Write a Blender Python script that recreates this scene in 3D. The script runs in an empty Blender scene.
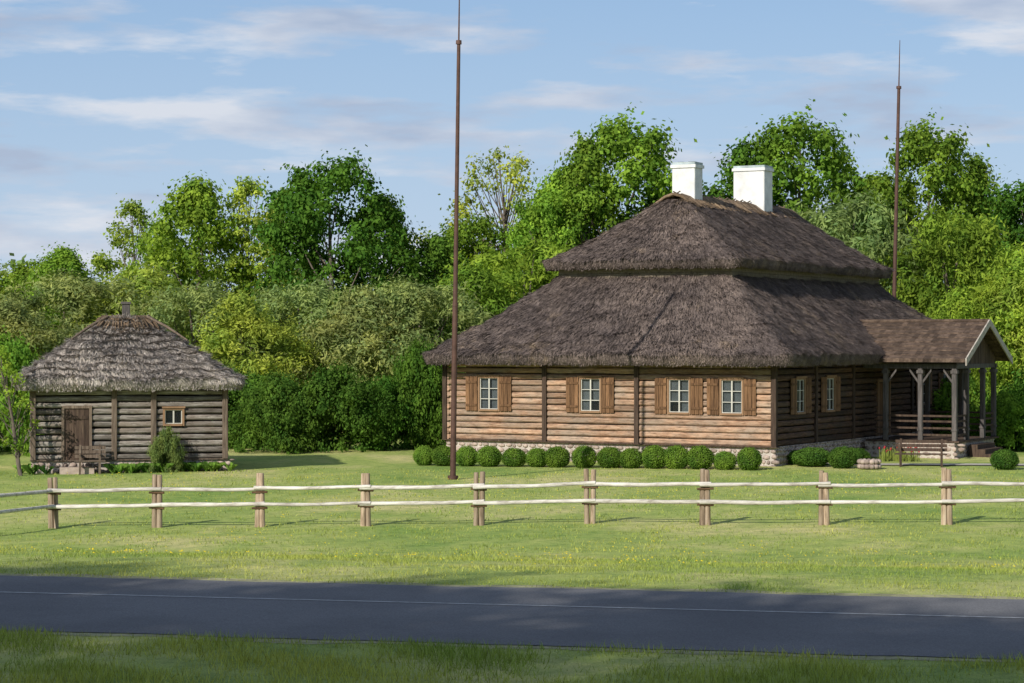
import bpy, math, random, bmesh
import numpy as np
from mathutils import Vector, noise as mnoise
random.seed(7); rng=np.random.default_rng(7)
scene=bpy.context.scene
COL=scene.collection
# ------------------------------------------------------------------ mesh builder
class MB:
    def __init__(s): s.v=[];s.f=[];s.m=[];s.t=[];s.n=0;s.sm=[]
    def add(s,verts,faces,mat=0,tint=0.5,smooth=False):
        verts=np.asarray(verts,dtype=float).reshape(-1,3)
        s.v.append(verts)
        if isinstance(faces,np.ndarray):
            k=faces.shape[0]; s.f.append(faces+s.n)
            s.m.append(np.full(k,mat)); s.t.append(np.broadcast_to(np.asarray(tint,float),(k,)).copy()); s.sm.append(np.full(k,smooth))
        else:
            bl={}
            for f in faces: bl.setdefault(len(f),[]).append(f)
            for kk,ff in bl.items():
                a=np.array(ff); s.f.append(a+s.n); s.m.append(np.full(len(a),mat)); s.t.append(np.full(len(a),float(tint))); s.sm.append(np.full(len(a),smooth))
        s.n+=len(verts)
    def mesh(s,name,mats):
        me=bpy.data.meshes.new(name)
        V=np.concatenate(s.v); me.vertices.add(len(V)); me.vertices.foreach_set('co',V.astype(np.float32).ravel())
        loops=np.concatenate([f.ravel() for f in s.f]); tot=np.concatenate([np.full(len(f),f.shape[1]) for f in s.f])
        st=np.concatenate([[0],np.cumsum(tot)[:-1]])
        me.loops.add(len(loops)); me.loops.foreach_set('vertex_index',loops.astype(np.int32))
        me.polygons.add(len(tot)); me.polygons.foreach_set('loop_start',st.astype(np.int32))
        for m in mats: me.materials.append(m)
        me.polygons.foreach_set('material_index',np.concatenate(s.m).astype(np.int32))
        me.polygons.foreach_set('use_smooth',np.concatenate(s.sm).astype(bool))
        me.update(calc_edges=True)
        at=me.attributes.new('tint','FLOAT','FACE'); at.data.foreach_set('value',np.concatenate(s.t).astype(np.float32))
        return me
    def obj(s,name,mats,parent=None,loc=(0,0,0),rz=0):
        o=bpy.data.objects.new(name,s.mesh(name,mats)); COL.objects.link(o)
        o.location=loc; o.rotation_euler=(0,0,rz)
        if parent: o.parent=parent
        return o
def empty(name,loc=(0,0,0),rz=0):
    e=bpy.data.objects.new(name,None); COL.objects.link(e); e.location=loc; e.rotation_euler=(0,0,rz); e.empty_display_size=.5
    return e
BF=[(0,3,2,1),(4,5,6,7),(0,1,5,4),(1,2,6,5),(2,3,7,6),(3,0,4,7)]
def ident(v): return v
def box(mb,x0,x1,y0,y1,z0,z1,mat=0,tint=None,T=ident):
    v=[(x0,y0,z0),(x1,y0,z0),(x1,y1,z0),(x0,y1,z0),(x0,y0,z1),(x1,y0,z1),(x1,y1,z1),(x0,y1,z1)]
    mb.add([T(p) for p in v],BF,mat,random.random() if tint is None else tint)
def prism(mb,u0,u1,prof,axis='x',mat=0,tint=None,T=ident,smooth=False):
    n=len(prof); v=[]
    for u in (u0,u1):
        for (p,q) in prof:
            if axis=='x': v.append((u,p,q))
            elif axis=='y': v.append((p,u,q))
            else: v.append((p,q,u))
    f=[(i,(i+1)%n,n+(i+1)%n,n+i) for i in range(n)]+[tuple(range(n))[::-1],tuple(range(n,2*n))]
    mb.add([T(p) for p in v],f,mat,random.random() if tint is None else tint,smooth)
def chrect(p0,p1,q0,q1,c): return [(p0+c,q0),(p1-c,q0),(p1,q0+c),(p1,q1-c),(p1-c,q1),(p0+c,q1),(p0,q1-c),(p0,q0+c)]
def tube(mb,pts,rad,sides=7,mat=0,tint=.5,smooth=True):
    pts=[Vector(p) for p in pts]; V=[];n=len(pts)
    for i,p in enumerate(pts):
        d=(pts[min(i+1,n-1)]-pts[max(i-1,0)]).normalized()
        a=(Vector((1,0,0)) if abs(d.z)>=.9 else Vector((0,0,1))).cross(d).normalized()
        b=d.cross(a)
        for k in range(sides):
            t=2*math.pi*k/sides; V.append(tuple(p+(a*math.cos(t)+b*math.sin(t))*rad[i]))
    F=[(i*sides+k,i*sides+(k+1)%sides,(i+1)*sides+(k+1)%sides,(i+1)*sides+k) for i in range(n-1) for k in range(sides)]
    mb.add(V,F,mat,tint,smooth)
    mb.add([V[k] for k in range(sides)],[tuple(range(sides))[::-1]],mat,tint)
    mb.add([V[(n-1)*sides+k] for k in range(sides)],[tuple(range(sides))],mat,tint)
def unit(a): return a/np.maximum(np.linalg.norm(a,axis=1,keepdims=True),1e-9)
def leaves(mb,P,N,L,W,mat=0,tint=None):
    n=len(P); r=unit(rng.normal(size=(n,3))); t=unit(np.cross(N,r)); b=np.cross(N,t)
    L=np.broadcast_to(L,(n,))[:,None]; W=np.broadcast_to(W,(n,))[:,None]
    V=np.stack([P-t*L/2,P+b*W/2,P+t*L/2,P-b*W/2],1).reshape(-1,3)
    F=np.arange(4*n).reshape(n,4)
    mb.add(V,F,mat,rng.random(n) if tint is None else tint)
bm=bmesh.new(); bmesh.ops.create_icosphere(bm,subdivisions=1,radius=1); ICV=np.array([v.co[:] for v in bm.verts]); ICF=np.array([[v.index for v in f.verts] for f in bm.faces]); bm.free()
bm=bmesh.new(); bmesh.ops.create_icosphere(bm,subdivisions=2,radius=1); IC2V=np.array([v.co[:] for v in bm.verts]); IC2F=np.array([[v.index for v in f.verts] for f in bm.faces]); bm.free()
# ------------------------------------------------------------------ materials
def newmat(name,rough=.85):
    m=bpy.data.materials.new(name); m.use_nodes=True; nt=m.node_tree
    b=nt.nodes['Principled BSDF']; b.inputs['Roughness'].default_value=rough
    b.inputs['Specular IOR Level'].default_value=.2
    return m,nt,b
def N(nt,typ,**k):
    n=nt.nodes.new(typ)
    for a,v in k.items(): setattr(n,a,v)
    return n
def noise_node(nt,scale,vscale=(1,1,1),detail=4,rough=.6,coord='Object'):
    tc=N(nt,'ShaderNodeTexCoord'); mp=N(nt,'ShaderNodeMapping'); mp.inputs['Scale'].default_value=vscale
    nt.links.new(tc.outputs[coord],mp.inputs['Vector'])
    no=N(nt,'ShaderNodeTexNoise'); no.inputs['Scale'].default_value=scale; no.inputs['Detail'].default_value=detail; no.inputs['Roughness'].default_value=rough
    nt.links.new(mp.outputs['Vector'],no.inputs['Vector']); return no
def ramp(nt,src,stops):
    r=N(nt,'ShaderNodeValToRGB'); e=r.color_ramp.elements
    while len(e)<len(stops): e.new(.5)
    for i,(p,c) in enumerate(stops): e[i].position=p; e[i].color=(*c,1)
    nt.links.new(src,r.inputs['Fac']); return r
def mixc(nt,fac,a,b,mode='MIX'):
    m=N(nt,'ShaderNodeMix',data_type='RGBA',blend_type=mode)
    for idx,x in ((0,fac),(6,a),(7,b)):
        if isinstance(x,(int,float)): m.inputs[idx].default_value=x
        elif isinstance(x,tuple): m.inputs[idx].default_value=(*x,1)
        else: nt.links.new(x,m.inputs[idx])
    return m.outputs[2]
def tintmul(nt,col,lo,hi):
    at=N(nt,'ShaderNodeAttribute',attribute_name='tint'); mr=N(nt,'ShaderNodeMapRange'); mr.inputs['To Min'].default_value=lo; mr.inputs['To Max'].default_value=hi
    nt.links.new(at.outputs['Fac'],mr.inputs['Value'])
    vm=N(nt,'ShaderNodeVectorMath',operation='SCALE'); nt.links.new(col,vm.inputs[0]); nt.links.new(mr.outputs['Result'],vm.inputs['Scale'])
    return vm.outputs[0]
def bump(nt,b,h,strength,dist):
    bn=N(nt,'ShaderNodeBump'); bn.inputs['Strength'].default_value=strength; bn.inputs['Distance'].default_value=dist
    nt.links.new(h,bn.inputs['Height']); nt.links.new(bn.outputs['Normal'],b.inputs['Normal'])
def wood(name,stops,vs=(1,1,14),lo=.6,hi=1.25,rough=.85,weather=None,bs=.5,wr=(.42,.62)):
    m,nt,b=newmat(name,rough); n=noise_node(nt,1.6,vs,6,.65); c=ramp(nt,n.outputs['Fac'],stops).outputs['Color']
    if weather:
        n2=noise_node(nt,.7,(1,1,2.5),5,.65); r2=ramp(nt,n2.outputs['Fac'],[(wr[0],(0,0,0)),(wr[1],(1,1,1))])
        c=mixc(nt,r2.outputs['Color'],c,weather)
        n5=noise_node(nt,3.0,(1,1,5),6,.75); r5=ramp(nt,n5.outputs['Fac'],[(.32,(.42,.40,.38)),(.5,(1,1,1)),(.75,(1.3,1.3,1.3))]); c=mixc(nt,1.0,c,r5.outputs['Color'],'MULTIPLY')
    c=tintmul(nt,c,lo,hi); nt.links.new(c,b.inputs['Base Color']); n3=noise_node(nt,4,vs,5,.7); bump(nt,b,n3.outputs['Fac'],bs,.03); return m
M={}
M['log']=wood('weathered_log',[(.3,(.085,.05,.034)),(.46,(.36,.215,.138)),(.7,(.56,.39,.27))],weather=(.33,.25,.19),lo=.6,hi=1.2)
M['logside']=wood('shade_painted_log',[(.3,(.035,.02,.013)),(.5,(.10,.056,.036)),(.7,(.17,.105,.067))],weather=(.07,.05,.038))  # house side-wall logs: deep shade painted into the darker browns
M['loggrey']=wood('grey_log',[(.3,(.06,.053,.048)),(.48,(.25,.228,.205)),(.7,(.47,.435,.395))],weather=(.20,.165,.138),lo=.5,hi=1.2)
M['woodv']=wood('vertical_board',[(.3,(.06,.032,.018)),(.5,(.165,.09,.046)),(.7,(.26,.145,.075))],vs=(14,14,1))
M['barnpost']=wood('barn_post',[(.3,(.055,.04,.03)),(.5,(.14,.105,.08)),(.7,(.23,.18,.14))],vs=(12,12,1))
M['wooddark']=wood('dark_board',[(.3,(.03,.022,.018)),(.5,(.075,.05,.038)),(.7,(.12,.085,.06))],vs=(10,10,1))
M['postgrey']=wood('porch_post_wood',[(.3,(.05,.045,.044)),(.5,(.105,.095,.092)),(.7,(.17,.15,.145))],vs=(10,10,1))
M['shingle']=wood('porch_shingle',[(.3,(.04,.028,.022)),(.5,(.10,.069,.052)),(.7,(.17,.122,.09))],vs=(3,8,3),bs=1)
M['rail']=wood('peeled_rail',[(.3,(.30,.27,.23)),(.5,(.58,.55,.50)),(.7,(.72,.69,.64))],vs=(1,6,6),lo=.8,hi=1.05)
M['fpost']=wood('fence_post_wood',[(.3,(.13,.09,.06)),(.5,(.38,.285,.20)),(.7,(.54,.44,.34))],vs=(9,9,1),lo=.6,hi=1.15)
M['peg']=wood('fence_peg_wood',[(.3,(.06,.035,.022)),(.7,(.2,.12,.07))],vs=(3,9,9))
M['trim']=wood('light_trim',[(.3,(.17,.135,.105)),(.6,(.30,.25,.195))],vs=(4,4,4),lo=.6,hi=1.05)
M['barge']=wood('bargeboard',[(.3,(.25,.22,.19)),(.6,(.45,.41,.36))],vs=(4,4,4),lo=.8,hi=1.05)
M['bark']=wood('bark',[(.3,(.05,.04,.032)),(.6,(.17,.14,.115))],vs=(5,5,1),lo=.9,hi=1.1)
def thatch(name,c0,c1,c2,straw,s0=.56):
    m,nt,b=newmat(name,.95); n=noise_node(nt,2.4,(1,1,1),10,.85); c=ramp(nt,n.outputs['Fac'],[(.34,c0),(.5,c1),(.68,c2)]).outputs['Color']
    n2=noise_node(nt,.6,(1,1,.5),6,.8); r=ramp(nt,n2.outputs['Fac'],[(s0,(0,0,0)),(s0+.16,(.9,.9,.9))]); c=mixc(nt,r.outputs['Color'],c,straw)
    n6=noise_node(nt,.35,(1,1,1),4,.65); r6=ramp(nt,n6.outputs['Fac'],[(.35,(.7,.7,.73)),(.65,(1.2,1.18,1.15))]); c=mixc(nt,1.0,c,r6.outputs['Color'],'MULTIPLY')
    c=tintmul(nt,c,.42,1.55); nt.links.new(c,b.inputs['Base Color']); n3=noise_node(nt,10,(1,1,1),7,.75); bump(nt,b,n3.outputs['Fac'],1,.12); return m
M['thatch']=thatch('dark_thatch',(.065,.052,.048),(.19,.15,.135),(.31,.25,.22),(.44,.33,.23),.57)
M['thatch2']=thatch('grey_thatch',(.19,.17,.155),(.48,.43,.39),(.66,.61,.56),(.56,.48,.38),.56)
M['ridgestraw']=thatch('ridge_straw',(.10,.07,.045),(.26,.185,.12),(.40,.29,.20),(.32,.23,.15))
def plain(name,col,rough=.8,var=.15,sc=3,spec=.25):
    m,nt,b=newmat(name,rough); b.inputs['Specular IOR Level'].default_value=spec
    n=noise_node(nt,sc,(1,1,1),6,.6); c=ramp(nt,n.outputs['Fac'],[(.3,tuple(x*(1-var) for x in col)),(.7,tuple(min(1,x*(1+var)) for x in col))])
    nt.links.new(c.outputs['Color'],b.inputs['Base Color']); bump(nt,b,n.outputs['Fac'],.3,.02); return m
M['white']=plain('whitewash',(.66,.66,.66),.9,.18,2.2)
M['frame']=plain('window_frame_paint',(.25,.15,.085),.7)
M['muntin']=plain('muntin_paint',(.50,.49,.44),.6)
M['curtain']=plain('curtain',(.36,.42,.44),.9,.3,2)
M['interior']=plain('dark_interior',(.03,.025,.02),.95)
M['rust']=plain('rusty_steel',(.085,.045,.035),.6,.3,4)
M['redcloth']=plain('petal_red',(.35,.03,.04),.6)
M['yellow']=plain('petal_yellow',(.65,.52,.03),.6)
M['mortar']=plain('mortar',(.45,.40,.36),.95,.2,5)
m,nt,b=newmat('field_stone',.85); n=noise_node(nt,5,(1,1,1),4); c=ramp(nt,n.outputs['Fac'],[(.3,(.27,.205,.175)),(.7,(.5,.41,.355))]).outputs['Color']; nt.links.new(tintmul(nt,c,.6,1.2),b.inputs['Base Color']); M['stone']=m
m,nt,b=newmat('window_glass',.08); b.inputs['Base Color'].default_value=(.02,.025,.03,1); b.inputs['Specular IOR Level'].default_value=.5; b.inputs['Alpha'].default_value=.35; M['glass']=m
def leafmat(name,col=None,transl=.38,nlo=(.62,.72,.7),nhi=(1.35,1.2,1.0),ns=.9):
    m=bpy.data.materials.new(name); m.use_nodes=True; nt=m.node_tree; nt.nodes.clear()
    out=N(nt,'ShaderNodeOutputMaterial'); d=N(nt,'ShaderNodeBsdfDiffuse'); t=N(nt,'ShaderNodeBsdfTranslucent'); mx=N(nt,'ShaderNodeMixShader'); mx.inputs[0].default_value=transl
    if col is None:
        oi=N(nt,'ShaderNodeObjectInfo'); c=oi.outputs['Color']
    else:
        rg=N(nt,'ShaderNodeRGB'); rg.outputs[0].default_value=(*col,1); c=rg.outputs[0]
    n=noise_node(nt,ns,(1,1,1),2,.6); r=ramp(nt,n.outputs['Fac'],[(.35,nlo),(.65,nhi)]); c=mixc(nt,1.0,c,r.outputs['Color'],'MULTIPLY')
    c=tintmul(nt,c,.55,1.45)
    nt.links.new(c,d.inputs['Color']); g_=mixc(nt,1.0,c,(1.3,1.3,.6),'MULTIPLY'); nt.links.new(g_,t.inputs['Color'])
    nt.links.new(d.outputs[0],mx.inputs[1]); nt.links.new(t.outputs[0],mx.inputs[2]); nt.links.new(mx.outputs[0],out.inputs['Surface']); return m
M['leaf']=leafmat('leaves')
M['grassblade']=leafmat('grass_blade',(.31,.38,.10),.3,(.7,.8,.7),(1.35,1.15,1.1),.3)
# ground
m,nt,b=newmat('grass_ground',.95)
n1=noise_node(nt,.16,(1,.7,1),8,.7); c1=ramp(nt,n1.outputs['Fac'],[(.36,(.21,.31,.07)),(.5,(.34,.40,.11)),(.64,(.54,.50,.22))]).outputs['Color']
n2=noise_node(nt,2.5,(1,1,1),8,.75); c2=ramp(nt,n2.outputs['Fac'],[(.3,(.55,.62,.5)),(.5,(1,1,1)),(.72,(1.3,1.22,1.1))]).outputs['Color']
c=mixc(nt,1.0,c1,c2,'MULTIPLY'); n4=noise_node(nt,35,(1,1,1),4,.7); c4=ramp(nt,n4.outputs['Fac'],[(.3,(.55,.58,.55)),(.7,(1.35,1.35,1.35))]).outputs['Color']
c=mixc(nt,1.0,c,c4,'MULTIPLY'); nt.links.new(c,b.inputs['Base Color']); bump(nt,b,n4.outputs['Fac'],.6,.05); M['ground']=m
m,nt,b=newmat('asphalt',.85)
n1=noise_node(nt,.35,(1,1,1),6,.6); c1=ramp(nt,n1.outputs['Fac'],[(.35,(.12,.12,.128)),(.65,(.17,.17,.178))]).outputs['Color']; n2=noise_node(nt,50,(1,1,1),3,.7); c2=ramp(nt,n2.outputs['Fac'],[(.3,(.65,.65,.65)),(.7,(1.35,1.35,1.35))]).outputs['Color']
nt.links.new(mixc(nt,1.0,c1,c2,'MULTIPLY'),b.inputs['Base Color']); bump(nt,b,n2.outputs['Fac'],.4,.01); M['asphalt']=m
M['line']=plain('road_paint',(.40,.40,.40),.7,.35,8)
M['gravel']=plain('gravel_path',(.38,.35,.31),.95,.25,12)
M['shoulder']=plain('dusty_shoulder',(.30,.29,.16),.95,.35,6)
# ------------------------------------------------------------------ terrain
RN=(.2113,.9774); RT=(.9774,-.2113)
def ss(a,b,x):
    t=min(1,max(0,(x-a)/(b-a))); return t*t*(3-2*t)
def g(x,y):
    d=x*RN[0]+y*RN[1]
    z=1.0*(1-ss(30.5,46,d))+.022*max(-28,min(28,x))*ss(36,48,y)*(1-ss(58,72,y))
    if d>30.6 and d<200: z+=.05*mnoise.noise(Vector((x*.25,y*.25,0)))*ss(30.6,34,d)
    return z
def axis(lo,hi,a,b,st):
    x=lo; xs=list(np.arange(a,b+.01,st)); k=[]; d=st; x=a
    while x>lo: d*=1.35; x-=d; k.append(max(x,lo))
    k=k[::-1]; d=st; x=b; e=[]
    while x<hi: d*=1.35; x+=d; e.append(min(x,hi))
    return k+xs+e
xs=axis(-2500,2500,-45,45,1.0); ys=axis(-400,4000,10,110,.8)
V=[(x,y,g(x,y)) for y in ys for x in xs]; nx=len(xs)
F=[(j*nx+i,j*nx+i+1,(j+1)*nx+i+1,(j+1)*nx+i) for j in range(len(ys)-1) for i in range(nx-1)]
mb=MB(); mb.add(V,np.array(F),0,.5,True); mb.obj('ground',[M['ground']])
def strip(name,d0,d1,z,mat,s0=-200,s1=200,jag=0):
    mb=MB(); V=[];n=1200
    for i in range(n+1):
        s=s0+(s1-s0)*i/n
        for k,d in enumerate((d0,d1)):
            dd=d+(mnoise.fractal(Vector((s*.9,d,3)),.8,2,3)*jag if jag else 0)
            V.append((RN[0]*dd+RT[0]*s,RN[1]*dd+RT[1]*s,z))
    mb.add(V,[(2*i,2*i+2,2*i+3,2*i+1) for i in range(n)],0,.5); return mb.obj(name,[mat])
strip('road_shoulder',23.6,29.75,1.004,M['shoulder'],jag=.2)
strip('road',23.85,29.4,1.012,M['asphalt'],jag=.09)
strip('road_marking',27.38,27.46,1.017,M['line'])
# ------------------------------------------------------------------ grass blades
def road_ok(x,y):
    d=x*RN[0]+y*RN[1]; return (d<23.75) | (d>29.5)
mb=MB()
def blades(n,x0,x1,y0,y1,h0,h1,w):
    x=rng.uniform(x0,x1,n); y=y0+(y1-y0)*rng.random(n); k=road_ok(x,y)&(np.abs(x)<y*.25+1.5); x=x[k];y=y[k]
    dens=np.array([mnoise.noise(Vector((a*.8,b*.8,9))) for a,b in zip(x,y)])
    k=rng.random(len(x))<np.clip(.55+dens,.1,1); x=x[k];y=y[k];dens=dens[k]; n=len(x)
    z=np.array([g(a,b) for a,b in zip(x,y)])-.01
    h=rng.uniform(h0,h1,n)*(1+.6*np.clip(dens,-.5,1)); a=rng.uniform(0,6.28,n); dx=np.cos(a)*w/2; dy=np.sin(a)*w/2; lx=rng.normal(0,.4,n)*h; ly=rng.normal(0,.4,n)*h
    V=np.stack([np.stack([x-dx,y-dy,z],1),np.stack([x+dx,y+dy,z],1),np.stack([x+lx,y+ly,z+h],1)],1).reshape(-1,3)
    mb.add(V,np.arange(3*n).reshape(n,3),0,np.clip(rng.normal(.5,.25,n),0,1))
blades(65000,-7,7,19,25.5,.05,.13,.012)
blades(50000,-9.5,9.5,28,38,.03,.07,.014)
blades(34000,-13,13,38,54,.03,.08,.022)
blades(22000,-18,18,54,76,.04,.09,.03)
mb.obj('grass',[M['grassblade']])
mb=MB()
cl=[(random.uniform(-.22,.24),random.uniform(34,62)) for _ in range(26)]
for i in range(900):
    if i<420:
        c=random.choice(cl); y=c[1]+random.gauss(0,1.6); x=c[0]*c[1]+random.gauss(0,1.2)
    else:
        y=random.uniform(60,73); x=random.uniform(-.2,.25)*y
    if not road_ok(x,y) or y<31: continue
    z=g(x,y)+.06; r=random.uniform(.014,.026)
    mb.add([(x+r*math.cos(k*1.257),y+r*math.sin(k*1.257),z+.01*(k%2)) for k in range(5)]+[(x,y,z+r*.9)],[(k,(k+1)%5,5) for k in range(5)],0,.5)
mb.obj('dandelion_flowers',[M['yellow']])
# ------------------------------------------------------------------ thatch roofs
def rring(cx,cy,hx,hy,r,ns,nc):
    r=min(r,hx*.98,hy*.98); pts=[]
    cs=[(cx+hx-r,cy-hy+r,-90),(cx+hx-r,cy+hy-r,0),(cx-hx+r,cy+hy-r,90),(cx-hx+r,cy-hy+r,180)]
    for k in range(4):
        x,y,a0=cs[k]; arc=[(x+r*math.cos(math.radians(a0+90*i/nc)),y+r*math.sin(math.radians(a0+90*i/nc))) for i in range(nc+1)]
        pts+=arc
        x2,y2,a1=cs[(k+1)%4]; s=(x2+r*math.cos(math.radians(a1)),y2+r*math.sin(math.radians(a1))); e=arc[-1]
        pts+=[(e[0]+(s[0]-e[0])*i/ns,e[1]+(s[1]-e[1])*i/ns) for i in range(1,ns)]
    return pts
def thatch_roof(name,rect0,rect1,zb,zt,z1,mat,parent,inner,nst,ncourse,amp=.05,step=.05,rows=34,strandL=.35,seed=0,sag=.0,lift=.035,cr=.5):
    def R(rc,r,e=0): return rring((rc[0]+rc[1])/2,(rc[2]+rc[3])/2,(rc[1]-rc[0])/2+e,(rc[3]-rc[2])/2+e,r,60,5)
    mb=MB(); low=R(rect0,cr); lown=R(rect0,cr,-.12); up=R(rect1,.2); inn=R(rect0,cr,-inner)
    n=len(low); rings=[]
    rings.append([(p[0],p[1],zb+.15) for p in inn])
    rings.append([(p[0],p[1],zb+.05*mnoise.fractal(Vector((p[0]*1.2,p[1]*1.2,seed)),.8,2,4)) for p in lown])
    top0=len(rings)
    for j in range(rows+1):
        v=j/rows; ring=[]
        for i in range(n):
            x=low[i][0]*(1-v)+up[i][0]*v; y=low[i][1]*(1-v)+up[i][1]*v; z=zt*(1-v)+z1*v
            z-=sag*math.sin(math.pi*v)
            q=Vector((x*.7,y*.7,z*.7+seed)); d=amp*mnoise.fractal(q*1.6,.7,2,5)
            ph=.25*mnoise.noise(Vector((x*.5,y*.5,seed+3)))
            fr=(v*ncourse+ph)%1.0; d+=step*(1-fr)*(1 if v<.97 else 0)
            ring.append((x,y,z+d))
        rings.append(ring)
    V=[p for r in rings for p in r]
    F=[(j*n+i,j*n+(i+1)%n,(j+1)*n+(i+1)%n,(j+1)*n+i) for j in range(len(rings)-1) for i in range(n)]
    mb.add(V,np.array(F),0,.45,True)
    mb.add(rings[-1],[tuple(range(n))],0,.4)
    G=np.array(rings[top0:]); 
    seg=np.linalg.norm(np.roll(G[0],-1,0)-G[0],axis=1); pr=seg/seg.sum()
    ii=rng.choice(n,nst,p=pr); jj=rng.random(nst)**1.15*rows*.999; j0=jj.astype(int); fj=(jj-j0)[:,None]; fi=rng.random(nst)[:,None]; i1=(ii+1)%n
    A=G[j0,ii]*(1-fi)+G[j0,i1]*fi; B=G[j0+1,ii]*(1-fi)+G[j0+1,i1]*fi; P=A*(1-fj)+B*fj
    dn=unit(A-B); sd=unit(G[j0,i1]-G[j0,ii]+1e-6); nr=unit(np.cross(sd,-dn)); nr[nr[:,2]<0]*=-1
    dn=unit(dn+rng.normal(0,.18,(nst,3))); L=(strandL*rng.uniform(.4,1.3,nst))[:,None]; L=np.minimum(L,np.linalg.norm(P-A,axis=1,keepdims=True)+jj[:,None]*.1+.08); w=rng.uniform(.01,.026,nst)[:,None]
    P0=P+nr*.004; tip=P0+dn*L+nr*rng.uniform(.004,lift,nst)[:,None]
    VV=np.stack([P0-sd*w,P0+sd*w,tip+sd*w*.3,tip-sd*w*.3],1).reshape(-1,3)
    mb.add(VV,np.arange(4*nst).reshape(-1,4),0,np.clip(rng.normal(.5,.27,nst),0,1))
    m2=nst//9; ii=rng.choice(n,m2,p=pr); fi=rng.random(m2)[:,None]; i1=(ii+1)%n; L0=np.array(rings[1]); L1=np.array(rings[2]); u=rng.random(m2)[:,None]
    P=(L0[ii]*(1-fi)+L0[i1]*fi)*(1-u)+(L1[ii]*(1-fi)+L1[i1]*fi)*u; sd=unit(L1[i1]-L1[ii]+1e-6); out=np.stack([sd[:,1],-sd[:,0],0*sd[:,0]],1)
    tip=P+out*rng.uniform(.01,.07,m2)[:,None]+np.array([0,0,-1])*rng.uniform(.01,.08,m2)[:,None]
    VV=np.stack([P-sd*.015,P+sd*.015,tip],1).reshape(-1,3); mb.add(VV,np.arange(3*m2).reshape(-1,3),0,rng.random(m2))
    return mb.obj(name,[mat],parent)
# ------------------------------------------------------------------ log wall
def front(y0): return lambda p:(p[0],y0-p[1],p[2])
def back(y0): return lambda p:(p[0],y0+p[1],p[2])
def side(x0,s=1): return lambda p:(x0+s*p[1],p[0],p[2])
def logwall(mb,u0,u1,z0,z1,n,T,openings=(),posts=(),mat=0,seed=0,rough=1.0):
    h=(z1-z0)/n
    for k in range(n):
        a=z0+k*h; bb=a+h; zc=(a+bb)/2
        iv=[(u0,u1)]
        cuts=[(o[0],o[1]) for o in openings if o[2]<zc<o[3]]+[(p-.06,p+.06) for p in posts]
        for c0,c1 in cuts:
            nv=[]
            for s,e in iv:
                if c1<=s or c0>=e: nv.append((s,e))
                else:
                    if c0>s: nv.append((s,c0))
                    if c1<e: nv.append((c1,e))
            iv=nv
        for s,e in iv:
            if e-s<.03: continue
            dd=random.uniform(-.02,.015)*rough; tt=random.random()
            m=max(1,int((e-s)/.5)); V=[]; gap=random.uniform(.014,.034)*rough
            pr=chrect(-.16,0+dd,a+.004,bb-gap,.045)
            npf=len(pr); off=seed+k*7.3
            for q in range(m+1):
                u=s+(e-s)*q/m; w=.016*rough*mnoise.noise(Vector((u*1.1,off,0))); w2=.022*rough*mnoise.noise(Vector((u*.9,off,5)))
                for (p,z) in pr: V.append(T((u,p+(w2 if p>-.1 else 0),z+w)))
            Fc=[(q*npf+i,q*npf+(i+1)%npf,(q+1)*npf+(i+1)%npf,(q+1)*npf+i) for q in range(m) for i in range(npf)]+[tuple(range(npf))[::-1],tuple(range(m*npf,(m+1)*npf))]
            mb.add(V,Fc,mat,tt)
def window(parent,name,uc,zc,w,h,T,shut=.5,curt=True,rowsn=3):
    mb=MB(); u0,u1,z0,z1=uc-w/2,uc+w/2,zc-h/2,zc+h/2; t=.07
    for a,b_,c,d in ((u0-t,u0,z0-t,z1+t),(u1,u1+t,z0-t,z1+t)): box(mb,a,b_,-.12,.045,c,d,0,.6,T)
    box(mb,u0,u1,-.12,.04,z1,z1+t,0,.6,T); box(mb,u0,u1,-.12,.065,z0-t,z0,0,.7,T)
    box(mb,u0-t-.03,u1+t+.03,.046,.09,z1+t-.01,z1+t+.05,0,.7,T)
    mw=.03
    box(mb,u0,u0+mw,-.06,.0,z0,z1,1,.5,T); box(mb,u1-mw,u1,-.06,.0,z0,z1,1,.5,T); box(mb,uc-mw/2-.01,uc+mw/2+.01,-.06,.005,z0,z1,1,.5,T)
    for k in range(0,rowsn+1):
        z=z0+(z1-z0)*k/rowsn; z=min(max(z,z0+mw/2),z1-mw/2)
        box(mb,u0+mw,uc-mw/2-.01,-.055,-.004,z-mw*.4,z+mw*.4,1,.5,T); box(mb,uc+mw/2+.01,u1-mw,-.055,-.004,z-mw*.4,z+mw*.4,1,.5,T)
    box(mb,u0+.005,u1-.005,-.035,-.03,z0+.005,z1-.005,2,.5,T)
    if curt:
        for s,e in ((u0,uc-.05),(uc+.05,u1)):
            V=[];n=10; zb=z0+.02 if random.random()<.6 else z0+h*.3
            for i in range(n+1):
                u=s+(e-s)*i/n; d=-.12+.02*(i%2)
                V+= [T((u,d,zb)),T((u,d,z1))]
            mb.add(V,[(2*i,2*i+2,2*i+3,2*i+1) for i in range(n)],3,.5)
    box(mb,u0,u1,-.3,-.2,z0,z1,4,.5,T)
    if shut:
        for s in (-1,1):
            e0=uc+s*(w/2+t+.015); e1=e0+s*shut; lo,hi=min(e0,e1),max(e0,e1); nb=3
            for i in range(nb):
                a=lo+(hi-lo)*i/nb; b_=lo+(hi-lo)*(i+1)/nb-.01
                prism(mb,z0-.06,z1+.06,chrect(a,b_,.03,.06,.008),'z',5,random.uniform(.2,1),lambda p:T(p))
            for zz in (z0+.15,z1-.15): box(mb,lo+.02,hi-.03,.061,.085,zz-.04,zz+.04,5,.25,T)
    return mb.obj(name,[M['frame'],M['muntin'],M['glass'],M['curtain'],M['interior'],M['woodv']],parent)
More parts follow.
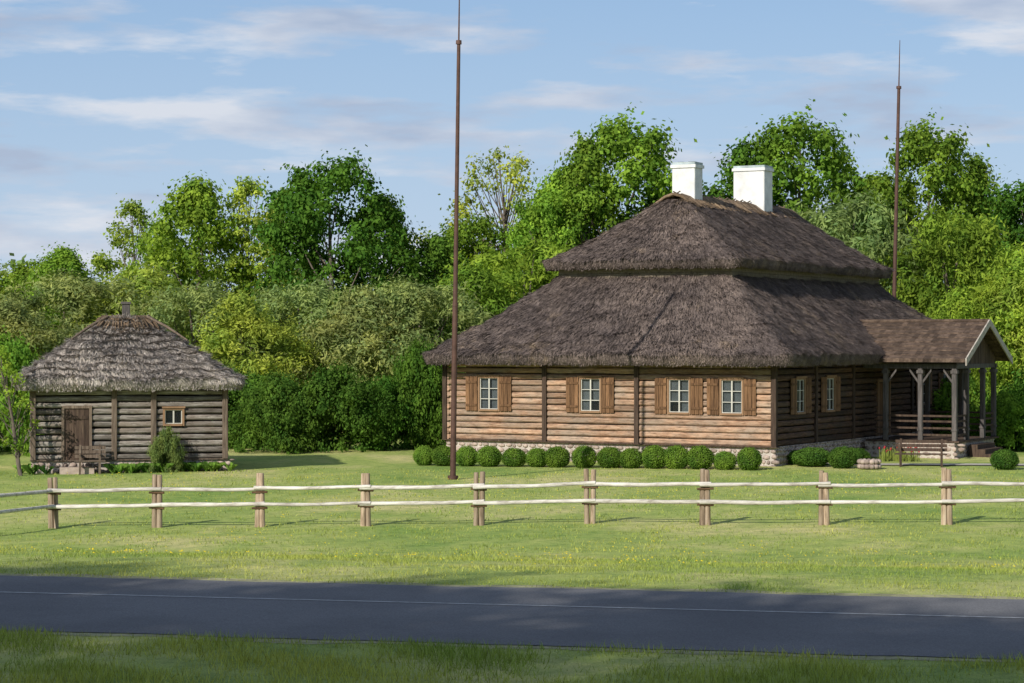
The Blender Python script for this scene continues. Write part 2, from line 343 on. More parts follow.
def stones(mb,u0,u1,z0,z1,T,size=.2,mat=0):
    z=z0
    while z<z1-.03:
        h=size*random.uniform(.75,1.1); u=u0
        while u<u1:
            w=size*random.uniform(.7,1.9); hh=min(h,z1-z)*random.uniform(.85,1)
            v=ICV*np.array([w/2*.95,.045,hh/2*.98])*(1+.1*rng.normal(size=(len(ICV),1)))+np.array([u+w/2,-.01,z+hh/2+random.uniform(-.015,.015)])
            mb.add([T(tuple(p)) for p in v],ICF,mat,random.random(),True); u+=w
        z+=h*.97
# ================================================================== MAIN HOUSE
TH=math.radians(29); house=empty('thatched_log_house',(9.0,77.0,0),-TH)
W=13.1;D=21.0; ZF=.69; ZW=3.6
mb=MB()
box(mb,-W+.04,-.04,.04,D-.04,-.4,ZF-.01,0,.5)
mb.obj('foundation_mortar',[M['mortar']],house)
mb=MB(); stones(mb,-W,0,-.1,ZF,front(.02)); stones(mb,0,D,-.1,ZF,side(-.02)); stones(mb,0,D,-.1,ZF,side(-W+.02,-1)); mb.obj('foundation_stones',[M['stone']],house)
wins=[-11.25,-7.08,-3.6,-1.6]; WZ=2.39; WH=1.14; WW=.76
op=[(c-WW/2-.07,c+WW/2+.07,WZ-WH/2-.07,WZ+WH/2+.07) for c in wins]
mb=MB(); posts=[-8.93,-5.24]
logwall(mb,-W+.16,-.16,ZF,ZW,13,front(0),op,posts,0,1)
swins=[2.3,5.2,15.6,18.4]; op2=[(c-WW/2-.07,c+WW/2+.07,WZ-WH/2-.07,WZ+WH/2+.07) for c in swins]+[(10.2,11.6,.5,2.8)]
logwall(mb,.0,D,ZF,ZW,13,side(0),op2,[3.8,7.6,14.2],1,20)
logwall(mb,0,D,ZF,ZW,13,side(-W,-1),(),(),0,40); logwall(mb,-W+.16,-.16,ZF,ZW,13,back(D),(),(),0,60)
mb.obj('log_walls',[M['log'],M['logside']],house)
mb=MB()
for p in posts: prism(mb,ZF+.003,ZW,chrect(p-.058,p+.058,-.06,.07,.01),'z',0,.5)
for p in posts: prism(mb,ZF+.003,ZW,[(p-.085,-.075),(p+.085,-.075),(p+.085,-.03),(p-.085,-.03)],'z',0,.4)
for x,y in ((0,0),(-W,0),(0,D),(-W,D)): prism(mb,ZF+.003,ZW,chrect(x-.12,x+.06,y-.06,y+.12,.015),'z',0,.3)
for p in (3.8,7.6,14.2): prism(mb,ZF+.003,ZW,chrect(-.05,.06,p-.09,p+.09,.01),'z',0,.4)
box(mb,-W-.1,.1,-.1,.1,ZF-.03,ZF+.0025,0,.5); box(mb,-W-.12,.12,-.14,.05,ZW,ZW+.16,0,.5); box(mb,-.05,.14,.05,D,ZW,ZW+.16,0,.4)
mb.obj('corner_boards',[M['wooddark']],house)
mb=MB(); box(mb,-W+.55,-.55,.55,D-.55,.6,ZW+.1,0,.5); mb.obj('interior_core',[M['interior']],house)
for i,c in enumerate(wins): window(house,'front_window_%d'%(i+1),c,WZ,WW,WH,front(0),.5 if i not in(2,3) else .46)
for i,c in enumerate(swins): window(house,'side_window_%d'%(i+1),c,WZ,WW,WH,side(0),.5)
mb=MB(); T=side(0)
for k in range(6): box(mb,10.3+k*.2,10.3+k*.2+.19,-.1,-.05,.7,2.75,0,None,T)
box(mb,10.2,10.3,-.12,.05,.69,2.85,1,.5,T); box(mb,11.5,11.6,-.12,.05,.69,2.85,1,.5,T); box(mb,10.3,11.5,-.12,.04,2.75,2.85,1,.5,T)
mb.obj('front_door',[M['woodv'],M['frame']],house)
thatch_roof('lower_thatch_roof',(-W-.6,.95,-.95,D+.9),(-W+3.35,-3.15,3.15,D-3.15),3.46,3.84,6.95,M['thatch'],house,1.0,110000,9,amp=.09,step=.03,strandL=.25,seed=3,sag=.16,lift=.045,cr=.35)
thatch_roof('upper_thatch_roof',(-10.4,-2.25,2.25,D-2.25),(-6.75,-5.9,5.5,16.4),6.95,7.26,9.72,M['thatch'],house,.65,55000,6,amp=.08,step=.03,strandL=.25,seed=11,sag=.10,lift=.045,cr=.35)
mb=MB(); 
for k in range(4):
    z0=6.5+k*.16; box(mb,-9.85,-2.8,2.8,D-2.8,z0,z0+.15,0,None)
mb.obj('attic_band',[M['trim']],house)
mb=MB()
for y in np.arange(5.4,16.5,.1):
    for s in (-1,1):
        x=-6.33; tube(mb,[(x,y,9.84+random.uniform(0,.05)),(x+s*.35,y+random.uniform(-.08,.08),9.76),(x+s*.95,y+random.uniform(-.12,.12),9.32+random.uniform(-.08,.08))],[.06,.06,.03],5,0,random.uniform(.1,.8))
for y in np.arange(5.7,16.3,.75):
    for s in (-1,1): tube(mb,[(-6.33-s*.15,y,9.98),(-6.33+s*.9,y+.05,9.42)],[.028,.028],5,1,random.uniform(0,.5))
mb.obj('ridge_saddle',[M['ridgestraw'],M['barnpost']],house)
mb=MB()
def chim(mb,x,y,wx,wy,z0,z1):
    prism(mb,z0,z1-.22,chrect(x-wx/2,x+wx/2,y-wy/2,y+wy/2,.03),'z',0,.5)
    prism(mb,z1-.22+.002,z1-.1,chrect(x-wx/2-.05,x+wx/2+.05,y-wy/2-.05,y+wy/2+.05,.02),'z',0,.5)
    prism(mb,z1-.098,z1,chrect(x-wx/2-.01,x+wx/2+.01,y-wy/2-.01,y+wy/2+.01,.03),'z',2,.5)
    for dx in (-.22,.22): prism(mb,z1+.001,z1+.03,chrect(x+dx-.13,x+dx+.13,y-.15,y+.15,.02),'z',1,.1)
chim(mb,-6.3,6.6,.95,.75,8.8,11.12); chim(mb,-6.3,13.0,1.35,.9,8.8,11.42); mb.obj('chimneys',[M['white'],M['interior'],M['curtain']],house)
# porch
mb=MB(); PB0,PB1,PA=8.0,13.8,4.15; pc=(PB0+PB1)/2; ZR=5.05; ZE=3.62
def slab(mb,b0,z0,b1,z1,a0,a1,th,mat,rows=9):
    for k in range(rows):
        f0=k/rows; f1=(k+1)/rows+.03; y0=b0+(b1-b0)*f0;y1=b0+(b1-b0)*min(f1,1); za=z0+(z1-z0)*f0; zb=z0+(z1-z0)*min(f1,1)
        a=a0
        while a<a1:
            w=min(random.uniform(.16,.3),a1-a); l=.018+random.uniform(0,.012)
            v=[(a,y0,za+l+.03),(a+w-.006,y0,za+l+.03),(a+w-.006,y1,zb+.005),(a,y1,zb+.005),(a,y0,za-th),(a+w-.006,y0,za-th),(a+w-.006,y1,zb-th),(a,y1,zb-th)]
            mb.add(v,BF,mat,random.random()); a+=w
slab(mb,PB0,ZE,pc,ZR,-1.8,PA,.08,0); slab(mb,PB1,ZE,pc,ZR,-1.8,PA,.08,0)
tube(mb,[(-1.8,pc,ZR+.03),(PA+.05,pc,ZR+.03)],[.08,.08],6,0,.5)
mb.obj('porch_roof',[M['shingle']],house)
mb=MB()
for b0,b1 in ((PB0,pc),(PB1,pc)):
    v=[(PA+.01,b0,ZE-.2),(PA+.06,b0,ZE-.2),(PA+.06,b0,ZE+.06),(PA+.01,b0,ZE+.06),(PA+.01,b1,ZR-.16),(PA+.06,b1,ZR-.16),(PA+.06,b1,ZR+.1),(PA+.01,b1,ZR+.1)]
    mb.add(v,BF,0,.9)
mb.obj('porch_bargeboards',[M['barge']],house)
mb=MB(); k=PB0+.55
while k<PB1-.6:
    zt=ZE+(ZR-ZE)*(1-abs(k+.08-pc)/(pc-PB0))-.14
    if zt>3.45: box(mb,3.62,3.65,k,k+.15,3.42,zt,0,None)
    k+=.16
k=.2
while k<3.7: box(mb,k,k+.19,PB0+.4,PB1-.4,.58,.64,0,None); k+=.2
for s in range(3): box(mb,3.75+s*.3,4.05+s*.3,9.8,12.0,-.1,.46-s*.17,0,.5)
for b_ in (PB0+.5,PB1-.5):
    for z in (.85,1.1,1.35,1.55): box(mb,.1,3.5,b_-.03,b_+.03,z-.035,z+.035,0,.5)
for s,e in ((PB0+.6,9.8),(12.0,PB1-.6)):
    for z in (.85,1.1,1.35,1.55): box(mb,3.57,3.63,s,e,z-.035,z+.035,0,.5)
mb.obj('porch_boards',[M['wooddark']],house)
mb=MB(); pb=[(.95,PB0+.5),(2.3,PB0+.5),(3.6,PB0+.5),(3.6,9.9),(3.6,11.9),(3.6,PB1-.5),(2.3,PB1-.5),(.95,PB1-.5)]
for a,b_ in pb:
    prism(mb,.645,3.3,chrect(a-.09,a+.09,b_-.09,b_+.09,.02),'z',0,None)
    prism(mb,1.0,1.08,chrect(a-.11,a+.11,b_-.11,b_+.11,.02),'z',0,.5); prism(mb,3.12,3.24,chrect(a-.13,a+.13,b_-.13,b_+.13,.02),'z',0,.5)
for b_ in (PB0+.5,PB1-.5): box(mb,.1,3.72,b_-.08,b_+.08,3.3,3.46,0,.4)
box(mb,3.52,3.68,PB0+.58,PB1-.58,3.3,3.46,0,.4)
for a0,a1 in ((.95,2.3),(2.3,3.6)):
    for aa,s in ((a0,1),(a1,-1)): mb.add([(aa+s*.09,PB0+.47,2.75),(aa+s*.09,PB0+.53,2.75),(aa+s*.09,PB0+.53,2.87),(aa+s*.09,PB0+.47,2.87),(aa+s*.42,PB0+.47,3.2),(aa+s*.42,PB0+.53,3.2),(aa+s*.42,PB0+.53,3.3),(aa+s*.42,PB0+.47,3.3)],BF,0,.4)
mb.obj('porch_posts',[M['postgrey']],house)
mb=MB(); box(mb,.15,3.6,PB0+.45,PB1-.45,-.3,.57,0,.5); stones(mb,.1,3.7,-.1,.57,front(PB0+.45),.2,1); stones(mb,PB0+.45,PB1-.45,-.1,.57,side(3.6),.2,1); mb.obj('porch_base',[M['mortar'],M['stone']],house)
# ================================================================== BARN
barn=empty('log_barn',(-15.75,73.5,g(-15.75,73.5)-.03),math.radians(12)); BL=6.45; BD=5.6; BZ0=.46; BZ1=2.8
mb=MB(); box(mb,.05,BL-.05,.05,BD-.05,-.4,BZ0-.01,0,.5); stones(mb,0,BL,-.2,BZ0,front(.03),.2,1); stones(mb,0,BD,-.2,BZ0,side(BL-.03),.2,1); mb.obj('foundation',[M['mortar'],M['stone']],barn)
dO=(1.1,1.9,.2,2.15); wO=(4.3,5.0,1.55,2.15)
mb=MB(); logwall(mb,.1,BL-.1,BZ0,BZ1,11,front(0),[dO,wO],[.12,2.72,4.0,BL-.12],0,80,1.6); logwall(mb,0,BD,BZ0,BZ1,11,side(BL),(),(),0,90); logwall(mb,0,BD,BZ0,BZ1,11,side(0,-1),(),(),0,95); logwall(mb,.1,BL-.1,BZ0,BZ1,11,back(BD),(),(),0,99)
mb.obj('log_walls',[M['loggrey']],barn)
mb=MB()
for p in (.1,2.72,4.0,BL-.1): prism(mb,BZ0+.003,BZ1,chrect(p-.09,p+.09,-.07,.1,.015),'z',0,.6)
box(mb,-.1,BL+.1,-.12,.1,BZ1,BZ1+.14,0,.5); box(mb,0,BL,-.04,.1,BZ0-.03,BZ0+.002,0,.5)
box(mb,dO[0]-.09,dO[0],-.05,.1,BZ0+.003,2.24,0,.9); box(mb,dO[1],dO[1]+.09,-.05,.1,BZ0+.003,2.24,0,.9); box(mb,dO[0],dO[1],-.045,.1,2.15,2.24,0,.9)
mb.obj('posts_and_trim',[M['barnpost']],barn)
mb=MB()
for k in range(5): box(mb,dO[0]+k*.16,dO[0]+k*.16+.152,.0,.05,BZ0,2.15,0,None)
for z in (.7,1.8): box(mb,dO[0]+.02,dO[1]-.02,-.025,-.002,z,z+.1,0,.3)
mb.obj('door',[M['wooddark']],barn)
mb=MB(); box(mb,.95,2.05,-.55,-.12,-.1,.24,0,.7); mb.obj('door_step',[M['stone']],barn)
window(barn,'window',4.65,1.85,.56,.46,front(0),0,curt=False,rowsn=1)
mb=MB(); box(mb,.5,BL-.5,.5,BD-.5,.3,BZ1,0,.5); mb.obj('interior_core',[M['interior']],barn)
thatch_roof('thatch_roof',(-.5,BL+.55,-.55,BD+.55),(2.75,3.75,2.6,3.0),2.74,2.98,5.1,M['thatch2'],barn,.6,50000,9,amp=.09,step=.13,rows=72,strandL=.20,seed=21,sag=-.02,lift=.06)
mb=MB()
for x in np.arange(2.45,4.05,.07):
    for s in (-1,1): tube(mb,[(x,2.8,5.2),(x+random.uniform(-.05,.05)+(x-3.25)*.2,2.8+s*.35,5.1),(x+random.uniform(-.1,.1)+(x-3.25)*.5,2.8+s*.95,4.78+random.uniform(-.1,.1))],[.05,.05,.02],5,0,random.uniform(.1,.8))
for k in range(26):
    a=random.uniform(0,6.28); x=3.25+random.uniform(-1.1,1.1); y=random.uniform(1.7,2.5); z=5.12-.55*abs(x-3.25)*.5-(2.5-y)*.6; tube(mb,[(x,y,z),(x+.45*math.cos(a),y-.15,z+.3*math.sin(a)*.5+.05)],[.02,.012],5,1,random.random())
for x0,x1,z1 in ((2.6,1.35,4.42),(3.9,5.2,4.38)): tube(mb,[(x0,2.45,5.2),((x0+x1)/2,1.95,(5.16+z1)/2+.07),(x1,1.35,z1)],[.05,.05,.03],6,1,.6)
mb.obj('ridge_saddle',[M['ridgestraw'],M['barnpost']],barn)
mb=MB(); prism(mb,4.9,5.62,chrect(3.08,3.34,2.6,2.9,.02),'z',0,.5); prism(mb,5.622,5.7,chrect(3.04,3.38,2.56,2.94,.02),'z',0,.5); mb.obj('vent_pipe',[M['postgrey']],barn)
# ================================================================== benches
def bench(name,loc,rz,L,mat):
    e=empty(name,loc,rz); mb=MB()
    for k in range(4): box(mb,-L/2,L/2,-.22+k*.115,-.22+k*.115+.1,.42,.455,0,.6)
    mb.obj('seat',[mat],e)
    mb=MB()
    for k in range(3): box(mb,-L/2,L/2,.25+k*.02,.28+k*.02,.52+k*.14,.63+k*.14,0,.6)
    mb.obj('backrest',[mat],e)
    mb=MB()
    for x in (-L/2+.15,L/2-.22):
        box(mb,x,x+.07,-.2,-.13,0,.419,0,.5); box(mb,x,x+.07,.15,.22,0,.419,0,.5); box(mb,x+.002,x+.068,-.13,.15,.3,.38,0,.5)
        v=[(x,.18,.4),(x+.07,.18,.4),(x+.07,.25,.4),(x,.25,.4),(x,.282,.95),(x+.07,.282,.95),(x+.07,.34,.95),(x,.34,.95)]; mb.add(v,BF,0,.5); box(mb,x,x+.06,-.22,.26,.62,.67,0,.5); box(mb,x+.003,x+.057,-.21,-.15,.455,.62,0,.5)
    mb.obj('legs',[mat],e); return e
bench('park_bench',(14.0,77.0,g(14,77)),math.radians(-12),1.75,M['wooddark'])
bench('park_bench',(-13.75,73.3,g(-13.7,73)),math.radians(10),1.0,M['barnpost'])
# ================================================================== fence
fence=empty('rail_fence',(0,0,0))
fp=[(-13.6,50.5),(-11.2,55.0),(-8.6,54.5),(-6.05,54.0),(-3.47,53.4),(-.78,52.9),(1.81,52.3),(4.43,51.6),(7.07,51.0),(9.76,50.5),(12.4,50.0)]
mbp=MB(); mbr=MB()
for i,(x,y) in enumerate(fp):
    z=g(x,y); 
    d=Vector((1,-.2)) if i else Vector((.6,.8)); d=d.normalized()
    hts=random.uniform(1.2,1.28)
    for s in (-1,1):
        r=random.uniform(.058,.07); lx=random.uniform(-.02,.02); ox=x+s*.066*d.x; oy=y+s*.066*d.y; hh=hts+random.uniform(-.04,.04)
        tube(mbp,[(ox,oy,z-.2),(ox+lx*.5,oy,z+.3),(ox+lx,oy,z+.6),(ox+lx*1.3,oy,z+.95),(ox+lx*2,oy,z+hh-.02),(ox+lx*2,oy,z+hh)],[r*1.1,r,r*1.03,r*.95,r*.93,r*.8],9,0,random.random())
    for hz in (.47,.85):
        tube(mbp,[(x-.19*d.x,y-.19*d.y-.06,z+hz+random.uniform(-.02,.02)),(x+.19*d.x,y+.19*d.y-.06,z+hz)],[.028,.032],6,1,random.uniform(.1,.7))
for i in range(len(fp)-1):
    (x0,y0),(x1,y1)=fp[i],fp[i+1]; z0,z1=g(x0,y0),g(x1,y1)
    for hz in (.55,.93):
        a=hz+random.uniform(-.025,.025); b_=hz+random.uniform(-.025,.025); pts=[];rr=[];r=random.uniform(.042,.052)
        off=-.12 if i%2 else -.09; ph=random.uniform(0,6)
        for k in range(13):
            t=-.05+1.10*k/12; pts.append((x0+(x1-x0)*t,y0+(y1-y0)*t+off+(.0 if hz>.7 else .01),z0+(z1-z0)*t+a+(b_-a)*t-.012*math.sin(math.pi*t)+.006*math.sin(k*.7+ph))); rr.append(r*(1+.07*math.sin(k*1.7+ph))*(1.08-.16*t))
        tube(mbr,pts,rr,8,0,random.random())
mbp.obj('posts',[M['fpost'],M['peg']],fence); mbr.obj('rails',[M['rail']],fence)
# ================================================================== lightning masts
def mast(name,x,y,H,zthin,r,lean):
    mb=MB(); z=g(x,y)
    P=lambda h:(x+lean*h,y,z+h)
    tube(mb,[P(-.3),P(zthin*.4)],[r,r*.92],10); tube(mb,[P(zthin*.4),P(zthin)],[r*.8,r*.6],10); tube(mb,[P(zthin),P(H)],[r*.28,r*.12],8)
    for h in (zthin*.4,zthin): tube(mb,[P(h-.06),P(h+.06)],[r*1.0,r*.95],10)
    tube(mb,[P(-.3),P(.12)],[r*1.8,r*1.8],10)
    mb.obj(name,[M['rust']])
mast('lightning_mast',-1.84,70.0,16.5,13.6,.095,.0135)
mast('lightning_mast',16.85,100.0,17.7,15.6,.115,.022)
# ================================================================== foliage
def prof(shape,z):
    if shape=='round': return math.sqrt(max(0,1-(2*z-1)**2))**.8
    if shape=='ovate': return (math.sin(math.pi*z**.75))**.7
    if shape=='bush': return math.sqrt(max(0,1-z*z))**.9
    return 1
def tree_mesh(name,H,base,R,shape,ncl,lpc,ls,lw,seed,tr,rc=(.11,.27),limbs=14,lobe=.42,lean=0):
    random.seed(seed); mb=MB()
    if tr>0:
        pts=[];rad=[];top=H*.86
        for k in range(8):
            t=k/7; pts.append((.25*math.sin(t*3+seed)*t+lean*t*H,.25*math.cos(t*2.3+seed)*t,-.2+top*t)); rad.append(tr*(1-t)**.8+.03)
        tube(mb,pts,rad,8,1)
    P=[];Nn=[];TT=[]
    cl=[]
    for c in range(ncl):
        zn=(c+random.random())/ncl; zn=min(.985,zn**.85 if shape!='bush' else zn); a=random.uniform(0,6.283)
        lob=1+lobe*mnoise.noise(Vector((math.cos(a)*1.8,math.sin(a)*1.8,zn*5+seed)))+random.uniform(-.08,.14)
        rm=R*prof(shape,zn)*lob; r=rm*random.uniform(.35,1)**.55; rcl=R*random.uniform(*rc)
        r=max(0,r-rcl*.4); cz=base+(H-base-rcl*.6)*zn+random.uniform(-.3,.3)*(H/15); cx,cy=r*math.cos(a)+lean*cz,r*math.sin(a); cl.append((cx,cy,cz,rcl))
    for ci,(cx,cy,cz,rcl) in enumerate(cl):
        n=int(lpc*(rcl/(R*.21))**2*random.uniform(.6,1.25)); d=unit(rng.normal(size=(n,3))); rr=rcl*rng.random(n)**.5*(1+.45*(rng.random(n)<.18))
        ph=rng.uniform(0,6.28,3); lump=1+.3*np.sin(d[:,0]*5+ph[0])*np.sin(d[:,1]*5+ph[1])+.12*np.sin(d[:,2]*7+ph[2])
        tl=rng.normal(0,.25,2)
        p=d*(rr*lump)[:,None]*np.array([1.1,1.1,.72]); p[:,2]+=p[:,0]*tl[0]+p[:,1]*tl[1]; p+=np.array([cx,cy,cz])
        P.append(p); Nn.append(unit(d+rng.normal(0,.5,(n,3))+np.array([0,0,.45]))); TT.append(np.clip(rng.normal(random.uniform(.22,.8),.17,n),0,1))
        if tr>0 and ci%max(1,ncl//limbs)==0:
            zs=max(base*.6,cz-R*.7-.3); t=min(1,zs/(H*.86)); s=(.25*math.sin(t*3+seed)*t+lean*t*H,.25*math.cos(t*2.3+seed)*t,zs)
            tube(mb,[s,((s[0]+cx)/2*1.05,(s[1]+cy)/2,(zs+cz)/2-.15),(cx,cy,cz)],[tr*.38*(1-t*.6),tr*.25*(1-t*.5),.02],5,1)
    P=np.concatenate(P);Nn=np.concatenate(Nn);TT=np.concatenate(TT); k=P[:,2]>.03; P=P[k];Nn=Nn[k];TT=TT[k]
    n=len(P); s=rng.uniform(.6,1.3,n)
    leaves(mb,P,Nn,ls*s,lw*s,0,TT)
    return mb.mesh(name,[M['leaf'],M['bark']])
V={}
V['oak']=(tree_mesh('oak_crown',14,2.2,5,'round',110,240,.28,.18,1,.28),14)
V['oak2']=(tree_mesh('oak2_crown',14,2.0,4.6,'ovate',110,230,.27,.18,2,.26),14)
V['tall']=(tree_mesh('tall_crown',15,2,4.0,'ovate',120,205,.26,.17,3,.24),15)
V['tall2']=(tree_mesh('tall2_crown',15,1.6,4.2,'round',120,205,.26,.17,4,.24),15)
V['airy']=(tree_mesh('airy_crown',15,2.5,4.0,'ovate',95,165,.25,.16,15,.2,rc=(.1,.22),limbs=40),15)
V['sparse']=(tree_mesh('sparse_crown',15,3,4.0,'round',100,125,.22,.14,5,.2,rc=(.10,.22),limbs=60),15)
V['leaner']=(tree_mesh('leaning_crown',6,1.2,1.3,'ovate',40,60,.12,.075,25,.08,rc=(.12,.28),limbs=36,lean=-.17),6)
V['willow']=(tree_mesh('willow_crown',8,.2,4.2,'ovate',100,290,.28,.085,6,.2,rc=(.11,.26),lobe=.3),8)
V['willow2']=(tree_mesh('willow2_crown',8,.1,4.0,'round',100,290,.28,.085,7,.2,rc=(.12,.27),lobe=.3),8)
V['bush']=(tree_mesh('bush_crown',3.2,0,3.0,'bush',70,310,.16,.10,8,.0,rc=(.12,.27),lobe=.25),3.2)
DK=(.085,.18,.03);MD=(.165,.28,.042);LT=(.29,.385,.075);WL=(.24,.31,.12);BR=(.22,.36,.052);BD_=(.075,.145,.027)
def plant(kind,name,x,y,H,col,ws=1.0,rot=None):
    me,h0=V[kind]; o=bpy.data.objects.new(name,me); COL.objects.link(o); s=H/h0
    o.location=(x,y,g(x,y)); o.rotation_euler=(0,0,random.uniform(0,6.28) if rot is None else rot); w=s*ws; o.scale=(w,w*random.uniform(.9,1.1),s)
    j=random.uniform(.85,1.15); o.color=(col[0]*j*random.uniform(.9,1.12),col[1]*j,col[2]*j,1); return o
random.seed(99)
for t in [('airy',-22,130,12.6,LT,.95),('oak',-29,140,9.6,MD,1.1),('oak',-33,141,9.2,LT,1.2),('oak2',-25.5,128,9.8,MD,1),
 ('oak2',-16.9,120,13.2,BR,.85),('airy',-14.2,122,13.3,LT,.95),('oak',-9.3,117,13.9,DK,.85),('airy',-12.2,121,12.6,LT,.9),('oak2',-7,120,12.4,DK,.8),('airy',-19.5,124,11.2,MD,.9),
 ('oak2',-4.0,120,10.2,DK,.9),('oak',-2.0,124,11.2,MD,.9),('tall2',1.6,118,12.3,BR,.8),('tall',3.9,120,15.3,MD,.9),('tall2',6.4,121,16.4,BR,.9),('oak2',2.6,121,13.7,BR,.8),
 ('oak',10.2,125,12.4,MD,.9),('tall',12.4,120,15.0,DK,.9),('tall2',15.4,120,16.4,MD,.95),('airy',17.9,124,15,BR,.9),('oak2',20,123,13.6,BR,.9),('tall2',22.4,120,16,MD,.9),('tall',25.1,122,14.4,MD,.9),('oak',27.2,118,12.6,DK,.9),('oak2',31,120,13.5,MD,1),('oak',35,118,12.5,MD,1),('oak',-37,138,11,MD,1.1),('oak2',8.4,122,12.9,DK,.9)]:
    plant(t[0],'deciduous_tree',t[1],t[2],t[3],t[4],t[5])
plant('sparse','birch_tree',-.6,128,15.5,LT,1.05)
plant('leaner','birch_tree',-15.75,72.2,4.2,BR,1.0,0.0)
for t in [('willow',-22.5,100,6.3,WL,1.1),('willow2',-20.2,105,7.6,WL,1.1),('willow',-17.5,107,8.0,LT,1.1),('willow2',-14.3,101,7.0,WL,1.05),('willow',-12,99,6.5,LT,1.0),('willow2',-9.6,103,7.1,WL,1.1),('willow',-6.8,101,6.8,WL,1.1),('willow2',-4.3,101,7.2,WL,1),('willow',-1.8,105,7.9,MD,1),('willow2',.8,109,9.2,BR,1),('willow',-26,104,7.2,LT,1.1),('willow2',-30,106,7.5,MD,1.2),
 ('willow2',15.8,108,11.3,WL,.8),('willow',19,110,9.6,MD,.9),('willow2',21,107,10.6,MD,.8),('willow',23.3,104,8.8,BR,.9),('willow2',25.2,101,8.2,LT,.9),('willow',20.3,102,6.8,BR,.9),('willow2',28,104,9,MD,1),('willow',32,104,8,LT,1)]:
    plant(t[0],'willow_tree',t[1],t[2],t[3],t[4],t[5])
for t in [(-9.2,88,3.1,BD_,.7),(-6.9,88.5,3.35,BD_,.75),(-5.3,90,2.9,DK,.7),(-3.8,91,4.3,DK,.45),(-11.2,92,3.2,DK,.9),(-19.4,86,4.6,MD,.6),(-22,88,3.4,DK,.9),(-16,93,3.5,DK,.9),(-13.2,92,3.4,DK,.9),(-2.6,93,3.4,DK,.6),(19.6,88.5,2.3,MD,.8),(21.5,90,3.4,DK,.9),(18.3,93,3.0,MD,.8),(24,91,3.6,MD,.9),(-25,91,3.6,MD,.9)]:
    plant('bush','shrub',t[0],t[1],t[2],t[3],t[4])
el=math.radians(30); az=math.atan2(-.56,-.83)
# roadside trees behind the viewpoint that shade the road
for k,s in enumerate([-45,-39.5,-34,-28.5,-23,-17.5,-12,-6.5]):
    x=-10*RN[0]+s*RT[0]; y=-10*RN[1]+s*RT[1]
    plant('oak','deciduous_tree',x,y,24.2+random.uniform(-.8,.4),MD,.8)
mb=MB()
for i in range(170):
    x=-95+190*i/169+random.uniform(-1,1); y=random.uniform(150,175); H=random.uniform(7.5,11); R=random.uniform(2.5,4)
    n=330; d=unit(rng.normal(size=(n,3))); p=d*np.array([R,R,H*.5])*(rng.random(n)**.25)[:,None]*(1+.2*np.sin(d[:,:1]*6+i))+np.array([x,y,H*.5])
    leaves(mb,p,unit(d+rng.normal(0,.5,(n,3))),.7,.45,0)
o=mb.obj('distant_treeline',[M['leaf']]); o.color=(.18,.26,.11,1)
def ball(seed,n=5200):
    mb=MB(); d=unit(rng.normal(size=(n,3))); r=.5*(1+.07*np.sin(d[:,0]*7+seed)*np.sin(d[:,1]*6)+rng.normal(0,.045,n)); p=d*r[:,None]*np.array([1,1,.92])+[0,0,.45]; k=p[:,2]>0; p=p[k];d=d[k]
    leaves(mb,p,unit(d+rng.normal(0,.55,d.shape)),.055,.035,0)
    n2=1600; d=unit(rng.normal(size=(n2,3))); p=d*.42*np.array([1,1,.92])+[0,0,.45]; p=p[p[:,2]>0]; leaves(mb,p,unit(rng.normal(size=p.shape)),.09,.07,0,.05)
    tube(mb,[(0,0,-.05),(0,0,.4)],[.03,.02],6,1)
    return mb.mesh('ball_crown',[M['leaf'],M['bark']])
BM=[ball(1),ball(2),ball(3)]
def ballp(name,x,y,d,dz=1,col=(.16,.275,.047)):
    o=bpy.data.objects.new(name,random.choice(BM)); COL.objects.link(o); o.location=(x,y,g(x,y)-.02); o.scale=(d,d*random.uniform(.9,1.1),d*dz); o.rotation_euler=(0,0,random.uniform(0,6)); j=random.uniform(.8,1.15); o.color=(col[0]*j,col[1]*j,col[2]*j,1)
for px_x,yy in [(-3.05,78.2),(-2.36,78),(-1.56,77.8),(-.79,77.5),(.07,77.3),(.86,77.1),(1.54,76.9),(2.46,76.7),(3.33,76.5),(4.04,76.3),(4.81,76.1),(5.55,76),(6.33,75.8),(7.15,75.6),(7.95,75.4)]:
    ballp('boxwood_shrub',px_x,yy,random.uniform(.72,.9),random.uniform(.85,1.03))
for x,y,d,dz in [(10.3,77.2,1.3,.55),(11.2,76.3,.85,.95),(11.75,78,.7,.9),(16.55,75.6,.88,.85),(12.1,79.5,1.0,.6),(9.9,78.3,.9,.6)]: ballp('boxwood_shrub',x,y,d,dz,(.10,.20,.04))
plant('bush','lilac_shrub',-11.35,74.0,1.5,(.17,.23,.08),.42)
mb=MB()
for cx,cy,n in [(-12.6,73.7,9),(-11.9,73.9,9),(-10.4,74.3,9),(-9.9,74.4,7),(-15.2,73,4)]:
    for k in range(n):
        x=cx+random.gauss(0,.25); y=cy+random.gauss(0,.12); z=g(x,y)
        for q in range(14):
            a=random.uniform(0,6.28); l=random.uniform(.2,.42); w=.04
            ca,sa=math.cos(a),math.sin(a); mb.add([(x-sa*w,y+ca*w,z),(x+sa*w,y-ca*w,z),(x+ca*l*.5+sa*w,y+sa*l*.5-ca*w,z+l*.8),(x+ca*l*.9,y+sa*l*.9,z+l*.75)],[(0,1,2,3)],0,random.random())
o=mb.obj('hosta_plants',[M['leaf']]); o.color=(.15,.28,.06,1)
mb=MB()
